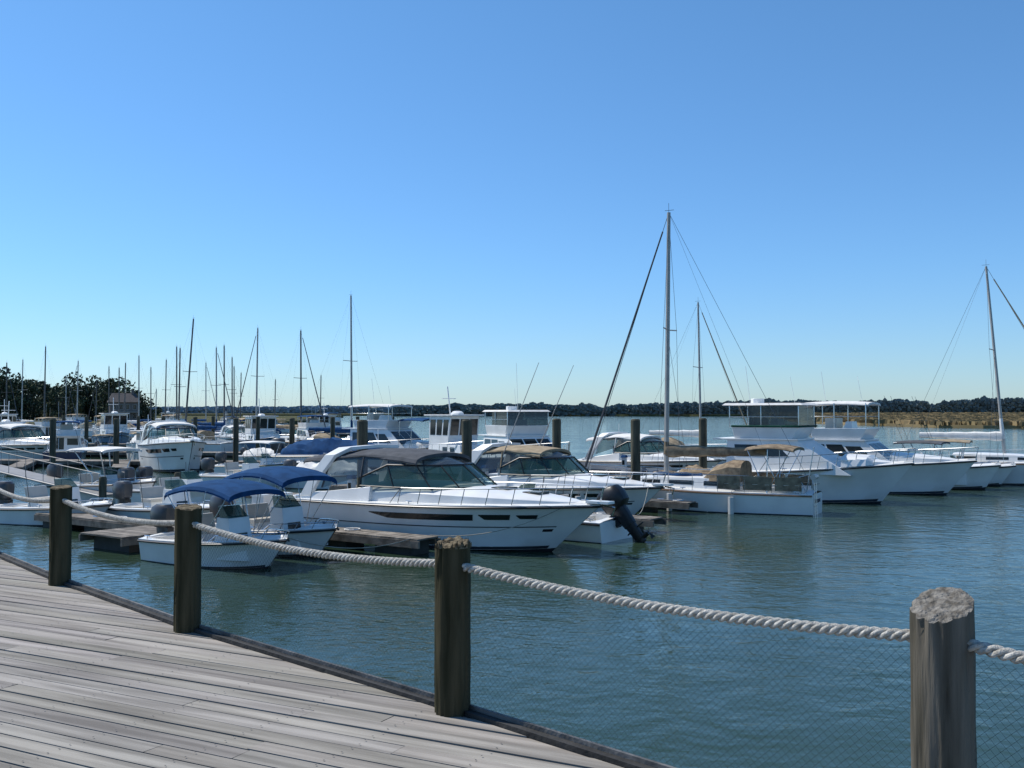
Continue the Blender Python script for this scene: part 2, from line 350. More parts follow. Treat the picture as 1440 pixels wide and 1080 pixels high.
def pilothouse(L=9,B=3.1,fs=.95,fb=1.5,hm=WHITE,top=CWHITE,mastc=WHITE,roofz=3.0,stripe=NAVY,awn=CTAN):
    k=L/9; h=MB(); surf,base=hull(h,L,B,fs,fb,rake=.9,s0=.34,sole=.5,flare=1.0,full=2.2,N=22,top=hm,stripe=stripe,fend=(.35,.6))
    c=MB()
    c.tbox(-.9*k,2.5*k,B*.38,fs+.1,-.9*k,2.2*k,B*.35,fs+.75,WHITE,wins=[('S',.45,.6,.4,.8),('S',.68,.82,.4,.8)])
    c.tbox(-.9*k,1.0*k,B*.35,fs+.7,-.9*k,1.25*k,B*.34,roofz,WHITE,wins=[('S',.06,.32,.35,.88),('S',.38,.64,.35,.88),('S',.70,.94,.35,.88),('F',.04,.32,.35,.9),('F',.36,.64,.35,.9),('F',.68,.96,.35,.9),('B',.55,.9,.02,.9)])
    c.box(-1.3*k,1.6*k,-B*.38,B*.38,roofz+.003,roofz+.09,top)
    c.tube([(-.2,0,roofz),(-.5,0,roofz+1.7)],.04,mastc,6); c.tube([(-.35,-.5,roofz+1.0),(-.35,.5,roofz+1.0)],.025,mastc,5)
    crown(c,[.1,.3,.6,.8],[.2,.3,.3,.2],[roofz+.09]*4,[.12,.2,.2,.12],WHITE)
    cv=MB(); canopy(cv,-4*k,-1.32*k,B*.4,roofz-.25,.15,awn,droop=.04)
    for x in (-3.9*k,-2.6*k):
        for sd_ in (1,-1): cv.tube([(x,sd_*B*.39,roofz-.25),(x,sd_*B*.40,fs)],.02,STEEL,5)
    rl=MB(); rail(rl,surf,.35,.99,.6,n=9,inset=.08,r=.016,mid=True,slope=.03)
    return [('hull',h.mesh('hull')),('cabin',c.mesh('cabin',30)),('awning',cv.mesh('awning')),('rails',rl.mesh('rails'))]

def console(L=5,B=2.0,fs=.55,fb=.75,hm=WHITE,cm=CBLUE,top='bimini',eng=GREYM,ttop_z=2.1,full=2.8,tilt=0,es=1.0,twin=False,bz=1.85):
    h=MB(); surf,base=hull(h,L,B,fs,fb,rake=.7,s0=.80,sole=.22,flare=.8,full=full,N=22,top=hm,deckm=WHITE,chine=.12)
    h.box(-L*.30,-L*.30+.35,-B*.36,B*.36,.22,.55,CREAM)
    h.box(-L*.49,-L*.44,-B*.38,B*.38,.22,fs+.02,WHITE)
    h.box(L*.18,L*.26,-B*.3,B*.3,.22,.5,WHITE)
    c=MB()
    if top=='cover':
        heap(c,-L*.46,L*.40,B*.46,fs-.02,.75,cm,seed=L)
    else:
        c.tbox(.0,.65,.36,.22,.08,.5,.32,1.15,WHITE,wins=[('F',.2,.8,.3,.6)])
        c.tbox(.15,.5,.30,1.15,.05,.2,.27,1.42,WSG)
        c.tbox(-.85,-.4,.42,.22,-.85,-.42,.40,.72,WHITE); c.box(-.87,-.38,-.44,.44,.72,.82,CREAM); c.tbox(-.9,-.82,.42,.8,-1.0,-.93,.42,1.15,CREAM)
        c.tube([(.0,.16*math.cos(a)+.0,1.05+.16*math.sin(a)) for a in [k*math.pi/6 for k in range(13)]],.014,BLACK,5)
        c.box(.9,1.35,-.3,.3,.22,.55,WHITE); c.box(.9,1.35,-.3,.3,.55,.62,CREAM)
        c.tube([(-.6,.5,.3),(-.75,.55,1.7)],.012,BLACK,4); c.tube([(-.6,-.5,.3),(-.8,-.6,1.9)],.012,BLACK,4)
    if top=='bimini':
        canopy(c,-1.15,1.15,B*.47,bz,.20,cm,droop=.2,nx=8,thick=.04)
        for x in (-1.05,-.35,.35,1.05):
            for sd_ in (1,-1): c.tube([(x,sd_*B*.46,bz-(.16 if abs(x)>.5 else 0)),(x*.15,sd_*B*.45,.62)],.014,STEEL,5)
    elif top=='ttop':
        canopy(c,-1.1,1.0,B*.40,ttop_z,.10,cm,droop=.05)
        for x,xb in ((-.8,-.2),(.7,.55)):
            for sd_ in (1,-1): c.tube([(x,sd_*B*.36,ttop_z),(xb,sd_*.42,1.1),(xb,sd_*.42,.25)],.024,STEEL,5)
        for sd_ in (1,-1):
            c.tube([(-1.1,sd_*B*.38,ttop_z-.02),(1.0,sd_*B*.38,ttop_z-.02)],.02,STEEL,5)
            c.tube([(-.8,sd_*.5,ttop_z+.1),(-1.6,sd_*.6,ttop_z+2.2)],.01,BLACK,4)
    o=MB()
    for yy in ((-.38,.38) if twin else (0,)): outboard(o,-L/2-.02,fs+.08,eng,es,tilt,yy)
    rl=MB(); rail(rl,surf,.62,.97,.16,n=4,inset=.07,r=.012)
    return [('hull',h.mesh('hull')),('console',c.mesh('console')),('outboard_motor',o.mesh('outboard_motor')),('bow_rail',rl.mesh('bow_rail'))]

def sailboat(L=9,B=2.8,mast=11,mx=.6,cover=CTAN,dodger=CTAN,hm=WHITE,mm=ALU,stripe=None,fs=.85,fb=1.05,furl=True,jib=None,lean=0,mrake=.15,wr=.011,mr=.08,cockpit=None,sp=(.55,)):
    h=MB(); surf,base=hull(h,L,B,fs,fb,rake=1.3,s0=.30,sole=.5,flare=.3,full=1.9,stern_w=.62,N=22,top=hm,stripe=stripe,sheer_p=2.2,rub=TEAK,fend=(.3,.55) if cockpit else ())
    c=MB(); xm=L*(mx-.5)
    xs=[-L*.19,-L*.05,L*.1,L*.22,L*.30]; zz=[base(x/L+.5)[1]+.02 for x in xs]
    rings=[]
    for x,z,wd,hh in zip(xs,zz,(.30,.31,.28,.2,.12),(.45,.45,.40,.28,.08)):
        wd*=B; rings.append([Vector((x,-wd,z)),Vector((x,-wd*.9,z+hh*.85)),Vector((x,-wd*.5,z+hh)),Vector((x,wd*.5,z+hh)),Vector((x,wd*.9,z+hh*.85)),Vector((x,wd,z))])
    c.loft(rings,WHITE); c.poly(rings[0],WHITE); c.poly(rings[-1],WHITE)
    for i in range(3):
        a,b=rings[i],rings[i+1]
        for q in ((a[0],b[0],b[1],a[1]),(a[5],b[5],b[4],a[4])):
            c.panel(q,.15,.85,.35,.75,.01,GLASS,center=Vector((0,0,1)))
    c.box(-L*.46,-L*.2,-B*.27,-B*.2,fs-.05,fs+.2,WHITE); c.box(-L*.46,-L*.2,B*.2,B*.27,fs-.05,fs+.2,WHITE)
    c.tube([(-L*.36,.28*math.cos(a),fs+.45+.28*math.sin(a)) for a in [k*math.pi/8 for k in range(17)]],.014,STEEL,5)
    c.tube([(-L*.36,0,.5),(-L*.36,0,fs+.45)],.05,WHITE,6)
    if dodger:
        z=fs+.45
        crown(c,[-L*.22,-L*.17,-L*.10,-L*.06],[B*.3,B*.31,B*.29,B*.27],[z-.1]*4,[.72,.74,.5,.1],dodger,p=.4)
    if cockpit:
        # canvas weather cloths along the cockpit, bimini, gear
        for sd_ in (1,-1):
            for (s0_,s1_) in ((.04,.14),(.15,.26),(.27,.36)):
                pts=[surf(lerp(s0_,s1_,i/5),1,sd_,-.06) for i in range(6)]
                c.loft([[p+Vector((0,.02*math.sin(i*2),.10)),p+Vector((0,.03*math.cos(i*3),.34)),p+Vector((0,0,.56))] for i,p in enumerate(pts)],cockpit)
            c.tube([(x_,sd_*B*.16+.05*math.sin(x_*5),fs+.52+.03*math.sin(x_*7)) for x_ in [lerp(-.05*L,.16*L,i/10) for i in range(11)]],.085,(cockpit,CBLUE)[sd_>0],8,.05)
        canopy(c,-L*.43,-L*.24,B*.33,fs+1.55,.12,cockpit,droop=.10)
        for x in (-L*.42,-L*.33,-L*.25):
            for sd_ in (1,-1): c.tube([(x,sd_*B*.32,fs+1.50),(-L*.33,sd_*B*.36,fs)],.015,STEEL,5)
        c.tube([(-L*.47,B*.2,fs),(-L*.50,B*.2,fs+1.6)],.02,STEEL,5); c.tube([(-L*.49,-.3,fs+.55),(-L*.49,.3,fs+.55)],.10,CREAM,8)
        c.box(-L*.5-.012,-L*.5+.01,-.45,.45,fs-.32,fs-.20,NAVY)
        for yy in (-.15,.15): c.tube([(-L*.5-.03,yy+.5,fs+.4),(-L*.5-.05,yy+.5,-.05)],.014,STEEL,5)
        for j in range(4): c.tube([(-L*.5-.04,.35,.1+j*.22),(-L*.5-.04,.65,.1+j*.22)],.014,STEEL,4)
        for j,xx in enumerate((.08,.14,.2,-.02)): c.tube([(L*xx,-B*.34,fs+.12),(L*xx,-B*.34,fs+.5)],.11,(CBLUE,CTAN,CWHITE,CGREY)[j],8)
    r=MB(); zt=mast; z0=base(mx)[1]+.4
    top=Vector((xm-mrake,lean,zt))
    bs=Vector((xm,0,z0-.5))
    r.tube([bs,bs.lerp(top,.6),top],mr,mm,8,mr*.7)
    def P(z): return bs.lerp(top,(z-bs.z)/(zt-bs.z))
    zb=z0+.75; be=Vector((xm-L*.42,0,zb+.05))
    r.tube([P(zb),be],.05,mm,6)
    if cover:
        n=12; pts=[P(zb+.12).lerp(be+Vector((0,0,.1)),i/n) for i in range(n+1)]
        rg=[]
        for i,p in enumerate(pts):
            q=lerp(.19,.11,i/n)*(1+.10*math.sin(i*2.1)); rg.append([p+Vector((0,q*.8*math.cos(a),q*math.sin(a)*1.2)) for a in [k*math.pi/4 for k in range(8)]])
        r.loft(rg,cover,True,True)
        r.tube([P(zb),P(zb+1.0)],.11,cover,8,.08)
    bow=Vector((L*.49,0,fb+.05)); st=Vector((-L*.49,0,fs+.05))
    r.tube([bow,top],wr,WIRE,4)
    if furl: r.tube([bow+Vector((0,0,.4)),bow.lerp(top,.93)],.05,jib or CTAN,6,.03)
    r.tube([st,top],wr*.7,WIRE,4)
    r.tube([be,top],wr*.4,WIRE,3)
    for f in sp:
        zs=lerp(z0,zt,f); c0=P(zs)
        for sd_ in (1,-1):
            tip=c0+Vector((-.1,sd_*B*.26,.03)); r.tube([c0,tip],.025,mm,5)
            r.tube([(xm-.1,sd_*B*.46,fs+.05),tip,P(lerp(zs,zt,.97))],wr*.7,WIRE,4)
            r.tube([(xm-.5,sd_*B*.45,fs+.05),P(zs-.1)],wr*.6,WIRE,4)
    r.tube([top,top+Vector((0,0,.35))],.008,WIRE,3); r.tube([top+Vector((-.2,0,.08)),top+Vector((.15,0,.08))],.01,WIRE,3)
    rl=MB(); rail(rl,surf,.05,.97,.58,n=9,inset=.07,r=.012,mid=True,slope=0)
    p=surf(.05,1,1); q=surf(.05,1,-1)
    rl.tube([(p.x,p.y-.07,p.z+.58),(q.x,q.y+.07,q.z+.58)],.014,STEEL,5)
    return [('hull',h.mesh('hull')),('cabin_trunk',c.mesh('cabin_trunk',30)),('mast_and_rigging',r.mesh('mast_and_rigging')),('lifelines',rl.mesh('lifelines'))]

def place(name,parts,x,y,rot,z=0,scale=1,roll=0):
    e=bpy.data.objects.new(name,None); scene.collection.objects.link(e); e.empty_display_size=.5
    e.location=(x,y,z); e.rotation_euler=(roll,0,rot); e.scale=(scale,)*3
    for n,me in parts:
        o=obj(n,me,e)
        if n in('cabin','console','flybridge_top','coachroof','radar_arch'):
            b=o.modifiers.new('bevel','BEVEL'); b.width=.02; b.segments=2; b.limit_method='ANGLE'; b.angle_limit=R(40)
    return e
O=Vector((-5.5,29.7)); D=Vector((.82,-.57)).normalized(); Nn=Vector((.57,.82)).normalized(); HD=math.atan2(D.y,D.x)
def S(u,v): p=O+D*u+Nn*v; return p.x,p.y

# near slips
place('express_cruiser',cruiser(9.7,3.25,1.06,1.25),*S(4.5,0),HD)
place('skiff',console(4.3,1.9,hm=WHITE,cm=CBLUE),*S(2.75,-6.0),HD+.03,scale=.95)
place('skiff',console(4.2,1.9,hm=WHITE,cm=CBLUE,bz=1.95),*S(2.3,-3.95),HD-.03)
place('outboard_motorboat',console(5.6,2.1,top=None,eng=BLACK,tilt=.7,es=1.15),*S(5.4,2.9),HD+math.pi)
place('express_cruiser',cruiser(8.2,2.8,.9,1.1,cm=CTAN,rods=True,fend=(.3,.55,.7)),*S(2.9,8.2),HD)
place('sailboat',sailboat(8.8,2.8,10.95,.62,mm=ALU,jib=CGREY,fs=.72,fb=.95,mr=.10,dodger=CDUN,cover=CDUN,cockpit=CDUN),*S(6.1,12.5),HD+math.pi+.12)
place('sport_fishing_yacht',flybridge(9.0,3.3,1.05,1.6,2.4,3.85,curt=True,wins=W_SPORT,rake=2.1,front=2.5,trim=CGREEN,aft=-2.5,fend=(.3,)),*S(7.9,18.3),HD+.05)
place('trawler_yacht',flybridge(8.8,3.1,1.05,1.5,2.25,4.0,cm=CWHITE,curt=False,soft=True,front=1.6,aft=-2.6,ant=1.4,fend=(.4,)),*S(9.2,24.2),HD)
place('center_console_boat',console(6.6,2.4,.8,1.15,cm=CGREY,top='ttop',eng=BLACK),*S(10.6,28.2),HD)
place('sailboat',sailboat(9.5,2.9,10.8,.55,mm=ALU,cover=CWHITE,dodger=None,mrake=.75,fs=1.0,fb=1.2),*S(12.9,33),HD)
place('sailboat',sailboat(8.5,2.7,10.4,.58,mm=ALU,cover=CWHITE,wr=.008),*S(-5,36.5),HD)
place('outboard_motorboat',console(5.2,2.0,.6,.85,top='cover',cm=CDUN),*S(5.0,15.2),HD,scale=.9)
place('center_console_boat',console(5.8,2.2,.7,1.0,top='ttop',cm=CTAN),*S(11.2,30.9),HD+.1)
# across the walkway
place('cabin_cruiser',flybridge(9.5,3.3,1.1,1.6,2.3,3.6,cm=CWHITE,curt=True,hm=NAVY,ant=2.5),.6,50,R(-65))
place('pilothouse_boat',pilothouse(8.5,3.0,.95,1.45,roofz=3.3,awn=CBLUE),-3.4,57,R(-50))
place('cabin_cruiser',flybridge(9.5,3.4,1.1,1.6,2.5,4.0,curt=False,cm=CWHITE,soft=True),-7.1,60,R(-30))
place('express_cruiser',cruiser(8,2.8,.95,1.15,cm=CWHITE),7.3,52,R(-40))
place('outboard_motorboat',console(6,2.2,.8,1.0,top='cover',cm=CBLUE),-10.2,58,R(-20),scale=1.25)
place('express_cruiser',cruiser(9,3.2,1.5,1.9,cm=CWHITE),-20.2,60,R(-60))
place('center_console_boat',console(5.6,2.2,.7,1.0,cm=CWHITE,top='ttop'),-15.5,38,R(-30))
place('center_console_boat',console(5.6,2.2,.7,1.0,cm=CGREY,top=None,twin=True),-11.6,35.5,R(-35))
place('skiff',console(4.2,1.7,.5,.7,top=None),-14.3,31.5,R(-20))
place('skiff',console(4.6,1.8,.5,.7,top=None),-10.6,31.0,HD)
place('outboard_motorboat',console(5.2,2.1,.65,.85,top='cover',cm=CWHITE),-8.2,46,R(-25),scale=.9)
place('skiff',console(4.6,1.8,.55,.7,top=None),-12.4,46.5,R(-30))
place('center_console_boat',console(5.6,2.2,.7,.95,top='ttop',cm=CWHITE),-13.5,54,R(-20),scale=.9)

# templates for the far berths
T_exp=[cruiser(8,2.8,cm=CBLUE),cruiser(8.6,3,cm=CWHITE),cruiser(7.4,2.7,cm=CGREY,hm=NAVY),cruiser(8,2.8,cm=CTAN)]
T_fly=[flybridge(10,3.5,1.1,1.7,2.5,4.0),flybridge(9,3.3,1.0,1.6,2.3,3.6,cm=CBLUE,hm=NAVY,soft=True,curt=False),flybridge(9,3.2,1.0,1.6,2.3,3.4,cm=CTAN,curt=False,soft=True,wins=W_SPORT),pilothouse(9,3.1),pilothouse(8,2.8,roofz=2.7,hm=CREAM,stripe=CGREEN,awn=CBLUE),pilothouse(10,3.3,roofz=3.3,hm=LBLUE)]
T_con=[console(6,2.3,.7,1.0,top='ttop',cm=CWHITE),console(5.6,2.2,.7,1,top='bimini',cm=CBLUE),console(6.2,2.3,.7,1.,hm=LBLUE,top='ttop',cm=CTAN),console(6,2.2,.7,1.,top='cover',cm=CBLUE),console(6,2.2,.7,1.,top='cover',cm=CWHITE)]
def mastboat(px,Y,top,lean=0,mm=DKMAST,cov=CBLUE,mr=.08):
    X=px*Y
    L=max(7,min(10.5,top*.82))
    place('sailboat',sailboat(L,L*.31,top,.58,mm=mm,cover=cov,dodger=random.choice([CBLUE,CTAN,None]),lean=lean,furl=random.random()<.3,jib=CGREY,wr=.004,mr=mr*(.9+Y/400)),X,Y,HD+random.choice([0,math.pi])+random.uniform(-.1,.1))
for b,Y,tz,ln in [(-.169,75,12.3,0),(-.2165,90,10.9,0),(-.252,95,11.6,0),(-.293,110,10.9,0),(-.3005,112,10.8,0),(-.284,130,10.7,0),
        (-.3405,115,11.1,0),(-.323,88,11.9,-.8),(-.378,140,11.5,0),(-.386,150,11,0),(-.407,160,10.9,0),(-.434,150,11.3,0),(-.4665,120,11.5,0),
        (-.490,150,11.5,0),(-.2815,160,10.9,0),(-.236,180,9.5,0),(-.356,190,8,0),(-.416,170,9,0),(-.331,100,10,0),(-.45,175,10,0),
        (-.345,150,11.5,0),(-.31,170,12,0),(-.365,165,11,0),(-.27,175,10.5,0),(-.397,145,10,0),(-.19,160,9.5,0),(-.51,130,10,0)]:
    mastboat(b,Y,tz,ln,mm=random.choice([DKMAST,ALU,DKMAST]),cov=random.choice([CBLUE,CTAN,CWHITE]))
rows=[(70,-.52,-.17,5.0),(78,-.5,-.18,6),(88,-.52,-.12,5.3),(106,-.52,-.13,6),(128,-.52,-.15,6.5),(158,-.5,-.17,7.5),(195,-.5,-.2,9)]
for Y,b0,b1,dx in rows:
    x=b0*Y
    while x<b1*Y:
        t=random.random()
        if t<.38: nm,tp='cabin_cruiser',random.choice(T_fly)
        elif t<.65: nm,tp='express_cruiser',random.choice(T_exp)
        else: nm,tp='center_console_boat',random.choice(T_con)
        if not(Y<80 and (-25<x<-18)): place(nm,tp,x,Y+random.uniform(-2.5,2.5),HD-.4+random.uniform(-.35,.35)+(math.pi if random.random()<.35 else 0),scale=random.uniform(.68,1.05))
        x+=dx*random.uniform(.8,1.35)
place('express_cruiser',T_exp[1],-35.5,73,R(-35),scale=1.1)

# ---------------------------------------------------------------- docks
def dock(x0,y0,x1,y1,wd,z=.42,plank=True):
    a=Vector((x0,y0)); b=Vector((x1,y1)); L=(b-a).length; rot=math.atan2(b.y-a.y,b.x-a.x)
    m=MB(); st_=.15 if plank else .6
    x=0
    while x<L-st_:
        m.tone=random.uniform(.65,1.15); m.box(x,x+st_-.01,-wd/2,wd/2,z-.04,z,DOCKW); x+=st_
    m.tone=.7
    for s_ in (1,-1): m.box(-.02,L,s_*(wd/2)-.03,s_*(wd/2)+.03,z-.22,z-.045,DOCKW)
    x=.3
    while x<L-1.2:
        m.box(x,x+1.2,-wd*.42,wd*.42,-.15,z-.05,FLOAT); x+=2.2
    if plank:
        x=1.5
        while x<L-1.5:
            q=random.random()
            if wd>1.2 and q<.6: m.tone=1; m.box(x,x+1.1,wd/2-.6,wd/2-.08,z+.003,z+.55,WHITE); m.box(x-.03,x+1.13,wd/2-.63,wd/2-.05,z+.553,z+.62,WHITE)
            m.tube([(x+1.4,-wd/2+.1,z+.07),(x+1.65,-wd/2+.1,z+.07)],.02,STEEL,5)
            m.tube([(x+2+.2*math.cos(a_),.1+.2*math.sin(a_),z+.03) for a_ in [j*.628 for j in range(11)]],.02,CWHITE,4)
            x+=random.uniform(3,5)
    obj('floating_dock',m.mesh('floating_dock',0,tone=True),None,(x0,y0,0),rot)
def SD(u0,v0,u1,v1,wd): dock(*S(u0,v0),*S(u1,v1),wd)
SD(-1.4,-6.5,-1.4,42,1.8)
SD(-.4,-2.25,5.8,-2.25,.8); SD(-.4,5.1,8.4,5.1,.8); SD(-.4,10.5,7,10.5,.7); SD(-.4,15.6,7,15.6,.8); SD(-.4,21.1,7,21.1,.8); SD(-.4,30.2,10,30.2,.8)
SD(-8,-4,-2.3,-4,.9); SD(-9,5,-2.3,5,.9); SD(-9,9.5,-2.3,9.5,.9); SD(-8,14,-2.3,14,.9); SD(-9,24,-2.3,24,.9)
dock(-40,66,-8,62,2,plank=False)
for Y in (80,100,122,150): dock(-.55*Y,Y,-.12*Y,Y-4,2,plank=False)
for xx in (-31,-25,-15.5,-11): dock(xx,64,xx+3,56,.9,plank=False)

def piling(x,y,h=3.25,r=.17):
    m=MB(); n=14; rg=[]
    for i in range(8):
        z=lerp(-1,h,i/7); rg.append([Vector(((r+.012*noise.noise(Vector((x+k*.7,y,z*1.5))))*math.cos(2*math.pi*k/n),(r+.012*noise.noise(Vector((x,k*.7,z))))*math.sin(2*math.pi*k/n),z)) for k in range(n)])
    rg.append([Vector((p.x*.75,p.y*.75,h+.05)) for p in rg[-1]])
    m.loft(rg,PILE,True,True)
    obj('dock_piling',m.mesh('dock_piling'),None,(x,y,0))
for x,y in ((-4.74,31.6),(-1.5,33),(1.7,38),(4.4,35.5),(7.85,41),(15.1,50)): piling(x,y,3.22)
for b,Y in ((-.4607,58),(-.397,60),(-.277,62),(-.2207,64),(-.318,80),(-.18,74),(-.35,84),(-.5,78),(-.427,90),(-.255,84),(-.30,98),(-.20,98),(-.155,90),(-.375,104),(-.45,110),(-.12,88)): piling(b*Y,Y,3.1,.17)
for b,Y in ((-.41,35),(-.335,37.5)): piling(b*Y,Y,1.2,.13)
PED=mat('pedestal_white',(.6,.6,.58),.5)
for u,v in ((-1.9,3),(-1.9,10.5),(-1.9,16),(-1.9,-2),(-1.9,22)):
    m=MB(); m.tbox(-.12,.12,.1,.42,-.1,.1,.09,1.3,PED,wins=[('S',.2,.8,.6,.85)]); m.tbox(-.14,.14,.12,1.3,-.1,.1,.08,1.42,CBLUE)
    x,y=S(u,v); obj('power_pedestal',m.mesh('power_pedestal',0),None,(x,y,0),HD)
LINE=mat('mooring_rope',(.35,.33,.28),.9)
def mline(a,b,sag=.25):
    a=Vector(a); b=Vector(b); m=MB(); m.tube([a.lerp(b,i/10)-Vector((0,0,sag*4*(i/10)*(1-i/10))) for i in range(11)],.012,LINE,5)
    obj('mooring_line',m.mesh('mooring_line'))
for (u0,v0,z0),(u1,v1,z1) in (((8.6,-.5,1.2),(5.6,-2.0,.45)),((-.2,-1.4,1.0),(-.6,-2.0,.45)),((3.9,1.5,1.1),(6,4.8,.45)),((6.6,7.9,1.1),(7.5,5.4,.45)),((1.5,12.4,1.0),(-1,11,.45)),((11.6,18.5,1.6),(7,16,.45)),((12,24.3,1.5),(7,21.3,.45)),((4.6,-5.9,.75),(5.5,-2.6,.42)),((0,-3.8,.6),(-1,-3.5,.42))):
    mline((*S(u0,v0),z0),(*S(u1,v1),z1))

# low gangway
g=MB(); a=Vector((-21.5,41,1.3)); b=Vector((-14.5,36.2,.5)); dd=(b-a); side=Vector((-dd.y,dd.x,0)).normalized()*.5
GW=mat('gangway_aluminium',(.25,.25,.25),.6,.1,metal=.2)
for s_ in (1,-1):
    q=side*s_; up=Vector((0,0,.8)); n=7
    g.tube([a+q,b+q],.04,GW,6); g.tube([a+q+up,b+q+up],.018,GW,6)
    for i in range(n+1):
        p=a.lerp(b,i/n)+q; g.tube([p,p+up],.012,GW,5)
g.hexa([a-side,a+side,b+side,b-side],[p+Vector((0,0,.04)) for p in (a-side,a+side,b+side,b-side)],GW)
obj('gangway',g.mesh('gangway'))

# ---------------------------------------------------------------- boardwalk
DW=mat('boardwalk_wood',(.34,.32,.29),.88,.2,7,.5,40,attr=True,spec=.15,col2=(.195,.182,.165))
pd=Vector((.889,-.457)); qd=Vector((.457,.889)); protz=math.atan2(pd.y,pd.x)
for nd in DW.node_tree.nodes:
    if nd.type=='MAPPING': nd.inputs['Scale'].default_value=(.12,2.2,1)
edge=[(-14,20.5),(-9.9,15.7),(-7.9,13.5),(-5.95,11.35),(-4.22,9.34),(-2.385,7.36),(-.318,5.36),(1.525,3.5),(3.45,1.4),(5.2,-1.0),(6.5,-4)]
def hit(w_):
    best=None
    for (x0,y0),(x1,y1) in zip(edge,edge[1:]):
        a=Vector((x0,y0)); b=Vector((x1,y1)); da=a.dot(qd)-w_; db=b.dot(qd)-w_
        if da*db<=0 and da!=db:
            s_=da/(da-db); best=(a.lerp(b,s_)).dot(pd)
    return best
bw=MB(); wv=-4.0; pitch=.128
NAIL=mat('nail_head',(.05,.045,.04),.6)
while wv<11:
    t0=hit(wv); t1=hit(wv+pitch-.008)
    if t0 is not None and t1 is not None:
        t=-24+random.uniform(0,3.6)
        xs=[-24]
        while t<min(t0,t1)-.8: xs.append(t); t+=3.66
        for i,x0 in enumerate(xs):
            bw.tone=(lambda q:(q,q*random.uniform(.97,1.0),q*random.uniform(.94,1.0)))(random.choice([random.uniform(.85,1.1),random.uniform(.76,1.0)]))
            last=i==len(xs)-1
            xa=x0+.003; xb0=(t0 if last else xs[i+1]-.003); xb1=(t1 if last else xs[i+1]-.003)
            dz=random.uniform(-.003,.003); dz2=dz+random.uniform(-.003,.003)
            bw.hexa([(xa,wv,-.045),(xb0,wv,-.045),(xb1,wv+pitch-.008,-.045),(xa,wv+pitch-.008,-.045)],
                    [(xa,wv,dz),(xb0,wv,dz),(xb1,wv+pitch-.008,dz2),(xa,wv+pitch-.008,dz2)],DW)
        bw.tone=1.0
        k=-10.8
        while k<min(t0,t1)-.1:
            if k>-9:
                for yy in (.03,.095):
                    c=Vector((k+random.uniform(-.01,.01),wv+yy,.0065)); bw.poly([c+Vector((.005*math.cos(a),.005*math.sin(a),0)) for a in [j*math.pi/3 for j in range(6)]],NAIL)
            k+=.61
    wv+=pitch
boardwalk=bpy.data.objects.new('boardwalk',None); scene.collection.objects.link(boardwalk)
obj('deck_planks',bw.mesh('deck_planks',0,tone=True),boardwalk,(0,0,1.9),protz)
st=MB(); DARKW=mat('dark_timber',(.03,.03,.03),.85,.3,6,.5)
KERB=mat('kerb_weathered',(.13,.13,.13),.8,.3,8,.4)
for (x0,y0),(x1,y1) in zip(edge,edge[1:]):
    a=Vector((x0,y0,0)); b=Vector((x1,y1,0)); d=(b-a).normalized(); n=Vector((-d.y,d.x,0))
    if n.dot(Vector((1,1,0)))<0: n=-n
    def bar(o0,o1,z0,z1,m_):
        st.hexa([a+n*o0+Vector((0,0,z0)),b+n*o0+Vector((0,0,z0)),b+n*o1+Vector((0,0,z0)),a+n*o1+Vector((0,0,z0))],
                [a+n*o0+Vector((0,0,z1)),b+n*o0+Vector((0,0,z1)),b+n*o1+Vector((0,0,z1)),a+n*o1+Vector((0,0,z1))],m_)
    bar(.003,.045,1.60,1.925,DARKW); bar(.05,.068,1.88,1.945,KERB)
    for k_ in (-1.2,-3,-5): bar(k_,k_+.08,1.55,1.85,DARKW)
    for zz_ in (-.02,-2.5):
        p=a.lerp(b,.5)+n*(-.3+zz_); st.tube([p+Vector((0,0,-1)),p+Vector((0,0,1.84))],.14,DARKW,10)
obj('deck_frame',st.mesh('deck_frame',0),boardwalk)

